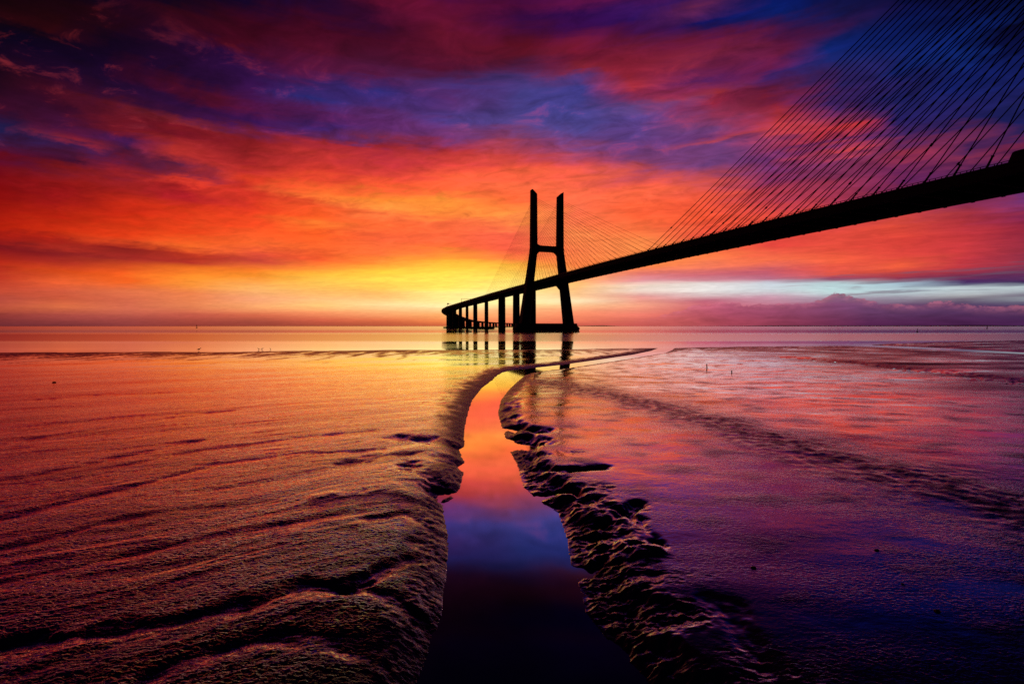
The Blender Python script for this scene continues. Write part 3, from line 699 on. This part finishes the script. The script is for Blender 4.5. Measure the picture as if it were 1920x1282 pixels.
for i in range(1, len(FR)):
    if FR[i][0] is not None: continue
    dist += math.dist(FR[i][1], FR[i - 1][1])
    if dist >= nxt:
        nxt += 55 if dist < 700 else (75 if dist < 1600 else 150)
        pier_at(FR[i][1], FR[i][3], FR[i][2], 9.0, 3.5, (22, 10) if dist < 1500 else None)

# stay cables: 24 to a fan, two planes
OC = 14.2
def stay(mb, s0, k, sign, sd, r, collar=None):
    s1 = s0 + sign * (8.0 + k * 8.75)
    zt = 146.0 - (23 - k) * 1.75
    a = Vector(P(s1, sd * OC, zrail(s1) - 1.3)); b = Vector(P(s0, sd * 15.2, zt))
    sag = (b - a).length * 0.004
    pts = []
    for j in range(7):
        t = j / 6; p = a.lerp(b, t); p.z -= sag * 4 * t * (1 - t); pts.append(p)
    for p, q in zip(pts[:-1], pts[1:]): mb.tube(p, q, r, r, 6, cap=False)
    d = (b - a).normalized()
    mb.tube(a, a + d * 4.2, r * 1.75, r * 1.45, 8)                   # anchor pipe at the deck
    mb.tube(a + d * 4.2, a + d * 4.6, r * 2.1, r * 2.1, 8)
    if collar:
        c = a.lerp(b, collar); c.z -= sag * 4 * collar * (1 - collar)
        mb.tube(c - d * 0.5, c + d * 0.5, r * 2.0, r * 2.0, 8)      # damper box clamped round the stay
coll = {(-1, 23): .13, (-1, 19): .16, (-1, 16): .07, (-1, 13): .1, (-1, 8): .12, (-1, 5): .22, (1, 22): .1, (1, 17): .08, (1, 12): .14, (1, 9): .1, (1, 6): .2}
for sd in (-1, 1):
    for k in range(23, -1, -1):
        mb = MB(); stay(mb, 420, k, -1, sd, 0.20, coll.get((sd, k))); mb.build('stay_cable', CABLE, bridge, BASE)
for sd in (-1, 1):
    for k in range(23, -1, -1):
        mb = MB(); stay(mb, 0, k, 1, sd, 0.10); mb.build('stay_cable', CABLE, bridge, BASE)
rest = MB()
for sd in (-1, 1):
    for k in range(23, -1, -1):
        if k >= 22:
            mb = MB(); stay(mb, 0, k, -1, sd, 0.09); mb.build('stay_cable', CABLE, bridge, BASE)
        else: stay(rest, 0, k, -1, sd, 0.075)
tag(rest.build('stay_cable', CABLE, bridge, BASE), kind='stuff')

# ------------------------------------------------------------------ small things on the water and the mud
def top(name, loc, label, cat, group=None):
    o = bpy.data.objects.new(name, None); COL.objects.link(o); o.location = loc
    return tag(o, label, cat, group)
def buoy(x, y_, hh, lean, label):
    r = top('channel_buoy', (x, y_, 0), label, 'buoy', 'buoys marking the river channel')
    r.rotation_euler = (0, lean, 0.3)
    mb = MB(); n = 14
    def ring(rad, z): return [(rad * math.cos(2 * math.pi * k / n), rad * math.sin(2 * math.pi * k / n), z) for k in range(n)]
    mb.loops([ring(hh * .16, -.6), ring(hh * .22, -.1), ring(hh * .23, hh * .10), ring(hh * .17, hh * .17)])
    mb.build('float', STEEL, r)
    mb = MB()
    for k in range(4):
        t = math.pi / 4 + k * math.pi / 2
        mb.tube((hh * .13 * math.cos(t), hh * .13 * math.sin(t), hh * .17), (hh * .04 * math.cos(t), hh * .04 * math.sin(t), hh * .8), hh * .018, n=6)
    mb.loops([ring(hh * .09, hh * .5), ring(hh * .085, hh * .66)])
    mb.build('mast', STEEL, r)
    mb = MB(); mb.loops([ring(hh * .06, hh * .8), ring(hh * .07, hh * .88), ring(hh * .02, hh)]); mb.build('lantern', STEEL, r)
Yb = 1250; buoy((369 - CX) / F * Yb, Yb, 8.5, 0.0, 'small dark buoy far out on the orange water left of the bridge')
p = at(1720, 622.5); buoy(p[0], p[1], 3.0, 0.03, 'dark upright buoy on pale water under the purple cloud bank')
Yb = 900; buoy((1850 - CX) / F * Yb, Yb, 6.0, 0.30, 'leaning buoy near the horizon at the far right of the river')

def stake(px, py, hh, label, lean):
    x, y_ = at(px, py, .15); z = ground_z(x, y_)
    mb = MB(); n = 7; L = []
    for t in (0, .3, .6, .85, 1):
        r = .075 * (1 - .35 * t); cx = lean * hh * t + .03 * math.sin(5 * t)
        L.append([(cx + r * math.cos(2 * math.pi * k / n) * (1 + .12 * math.sin(3 * k)), r * math.sin(2 * math.pi * k / n), -.3 + (hh + .3) * t) for k in range(n)])
    mb.loops(L); o = mb.build('wooden_stake', STONE, None, (0, 0, 0)); o.location = (x, y_, z)
    tag(o, label, 'stake', 'stakes standing in the mud')
stake(1325, 690, .50, 'taller upright thin stake standing in the silvery wet mud', .08)
stake(1371, 699, .26, 'short leaning stub of a stake in silvery mud, shorter of two', .35)

def bird(px, py, sz, yaw, label):
    x, y_ = at(px, py, 0); mb = MB()
    st = [(-.5, .28, .02), (-.32, .30, .06), (-.1, .33, .13), (.12, .36, .12), (.26, .44, .07), (.33, .55, .05), (.40, .60, .055), (.46, .60, .035), (.62, .56, .006)]
    n = 8
    mb.loops([[(a * sz, r * sz * math.cos(2 * math.pi * k / n), (z + r * math.sin(2 * math.pi * k / n)) * sz) for k in range(n)] for a, z, r in st])
    body = mb.build('wading_bird', FEATHER, None, (0, 0, 0), smooth=True)
    body.location = (x, y_, 0.0); body.rotation_euler = (0, 0, yaw)
    tag(body, label, 'bird', "birds at the water's edge")
    for sd in (-1, 1):
        m2 = MB()
        m2.tube((.02 * sz, sd * .05 * sz, .27 * sz), (-.03 * sz, sd * .05 * sz, .13 * sz), .02 * sz, .014 * sz, 5)
        m2.tube((-.03 * sz, sd * .05 * sz, .13 * sz), (.02 * sz, sd * .05 * sz, -.06), .014 * sz, .012 * sz, 5)
        m2.build('leg', FEATHER, body)
bird(373, 657.5, .95, 1.2, "lone taller bird at the water's edge, far left")
bird(485, 655.5, .62, 3.0, 'left bird of the close pair standing in the shallows')
bird(491.5, 655.3, .62, .3, 'right bird of the close pair standing in the shallows')
bird(507, 655.2, .55, 2.6, 'small bird standing in the shallows right of the close pair')

def stone(px, py, sz, label, seed):
    x, y_ = at(px, py, .25); z = ground_z(x, y_)
    rr = random.Random(seed); nlat, nlon = 7, 12; L = []
    amp = [rr.uniform(.75, 1.2) for _ in range(nlon)]
    for i in range(nlat + 1):
        t = math.pi * (0.04 + .92 * i / nlat); row = []
        for k in range(nlon):
            f = 2 * math.pi * k / nlon; q = amp[k] * (1 + .10 * math.sin(3 * t + k * 2.1)) * rr.uniform(.93, 1.07)
            row.append((sz * math.sin(t) * math.cos(f) * q, sz * .7 * math.sin(t) * math.sin(f) * q, -sz * .5 * math.cos(t)))
        L.append(row)
    mb = MB(); mb.loops(L); o = mb.build('stone', STONE, None, (0, 0, 0), smooth=True)
    o.location = (x, y_, z + sz * .12); o.rotation_euler = (0, 0, rr.uniform(0, 6))
    tag(o, label, 'stone', 'small dark stones on the mud')
stone(1757, 1161, .055, 'largest dark stone on the blue wet mud, nearest the viewer', 1)
stone(1644, 1042, .05, 'dark stone on blue wet mud below the dark streak', 2)
stone(1692, 1108, .032, 'smallest dark stone on the blue wet mud', 3)
stone(1413, 1075, .055, 'dark stone on purple mud near the broken right bank', 5)
stone(101, 718, .14, 'dark stone far out on the orange left flat', 4)
stone(984, 847, .09, 'small dark stone in the creek by its right bank', 6)

# ------------------------------------------------------------------ output
scene.view_settings.view_transform = 'Standard'; scene.view_settings.look = 'None'
scene.view_settings.exposure = 0; scene.view_settings.gamma = 1
scene.render.engine = 'CYCLES'
scene.cycles.max_bounces = 6; scene.cycles.glossy_bounces = 4; scene.cycles.diffuse_bounces = 2
scene.cycles.use_denoising = False
scene.render.film_transparent = False
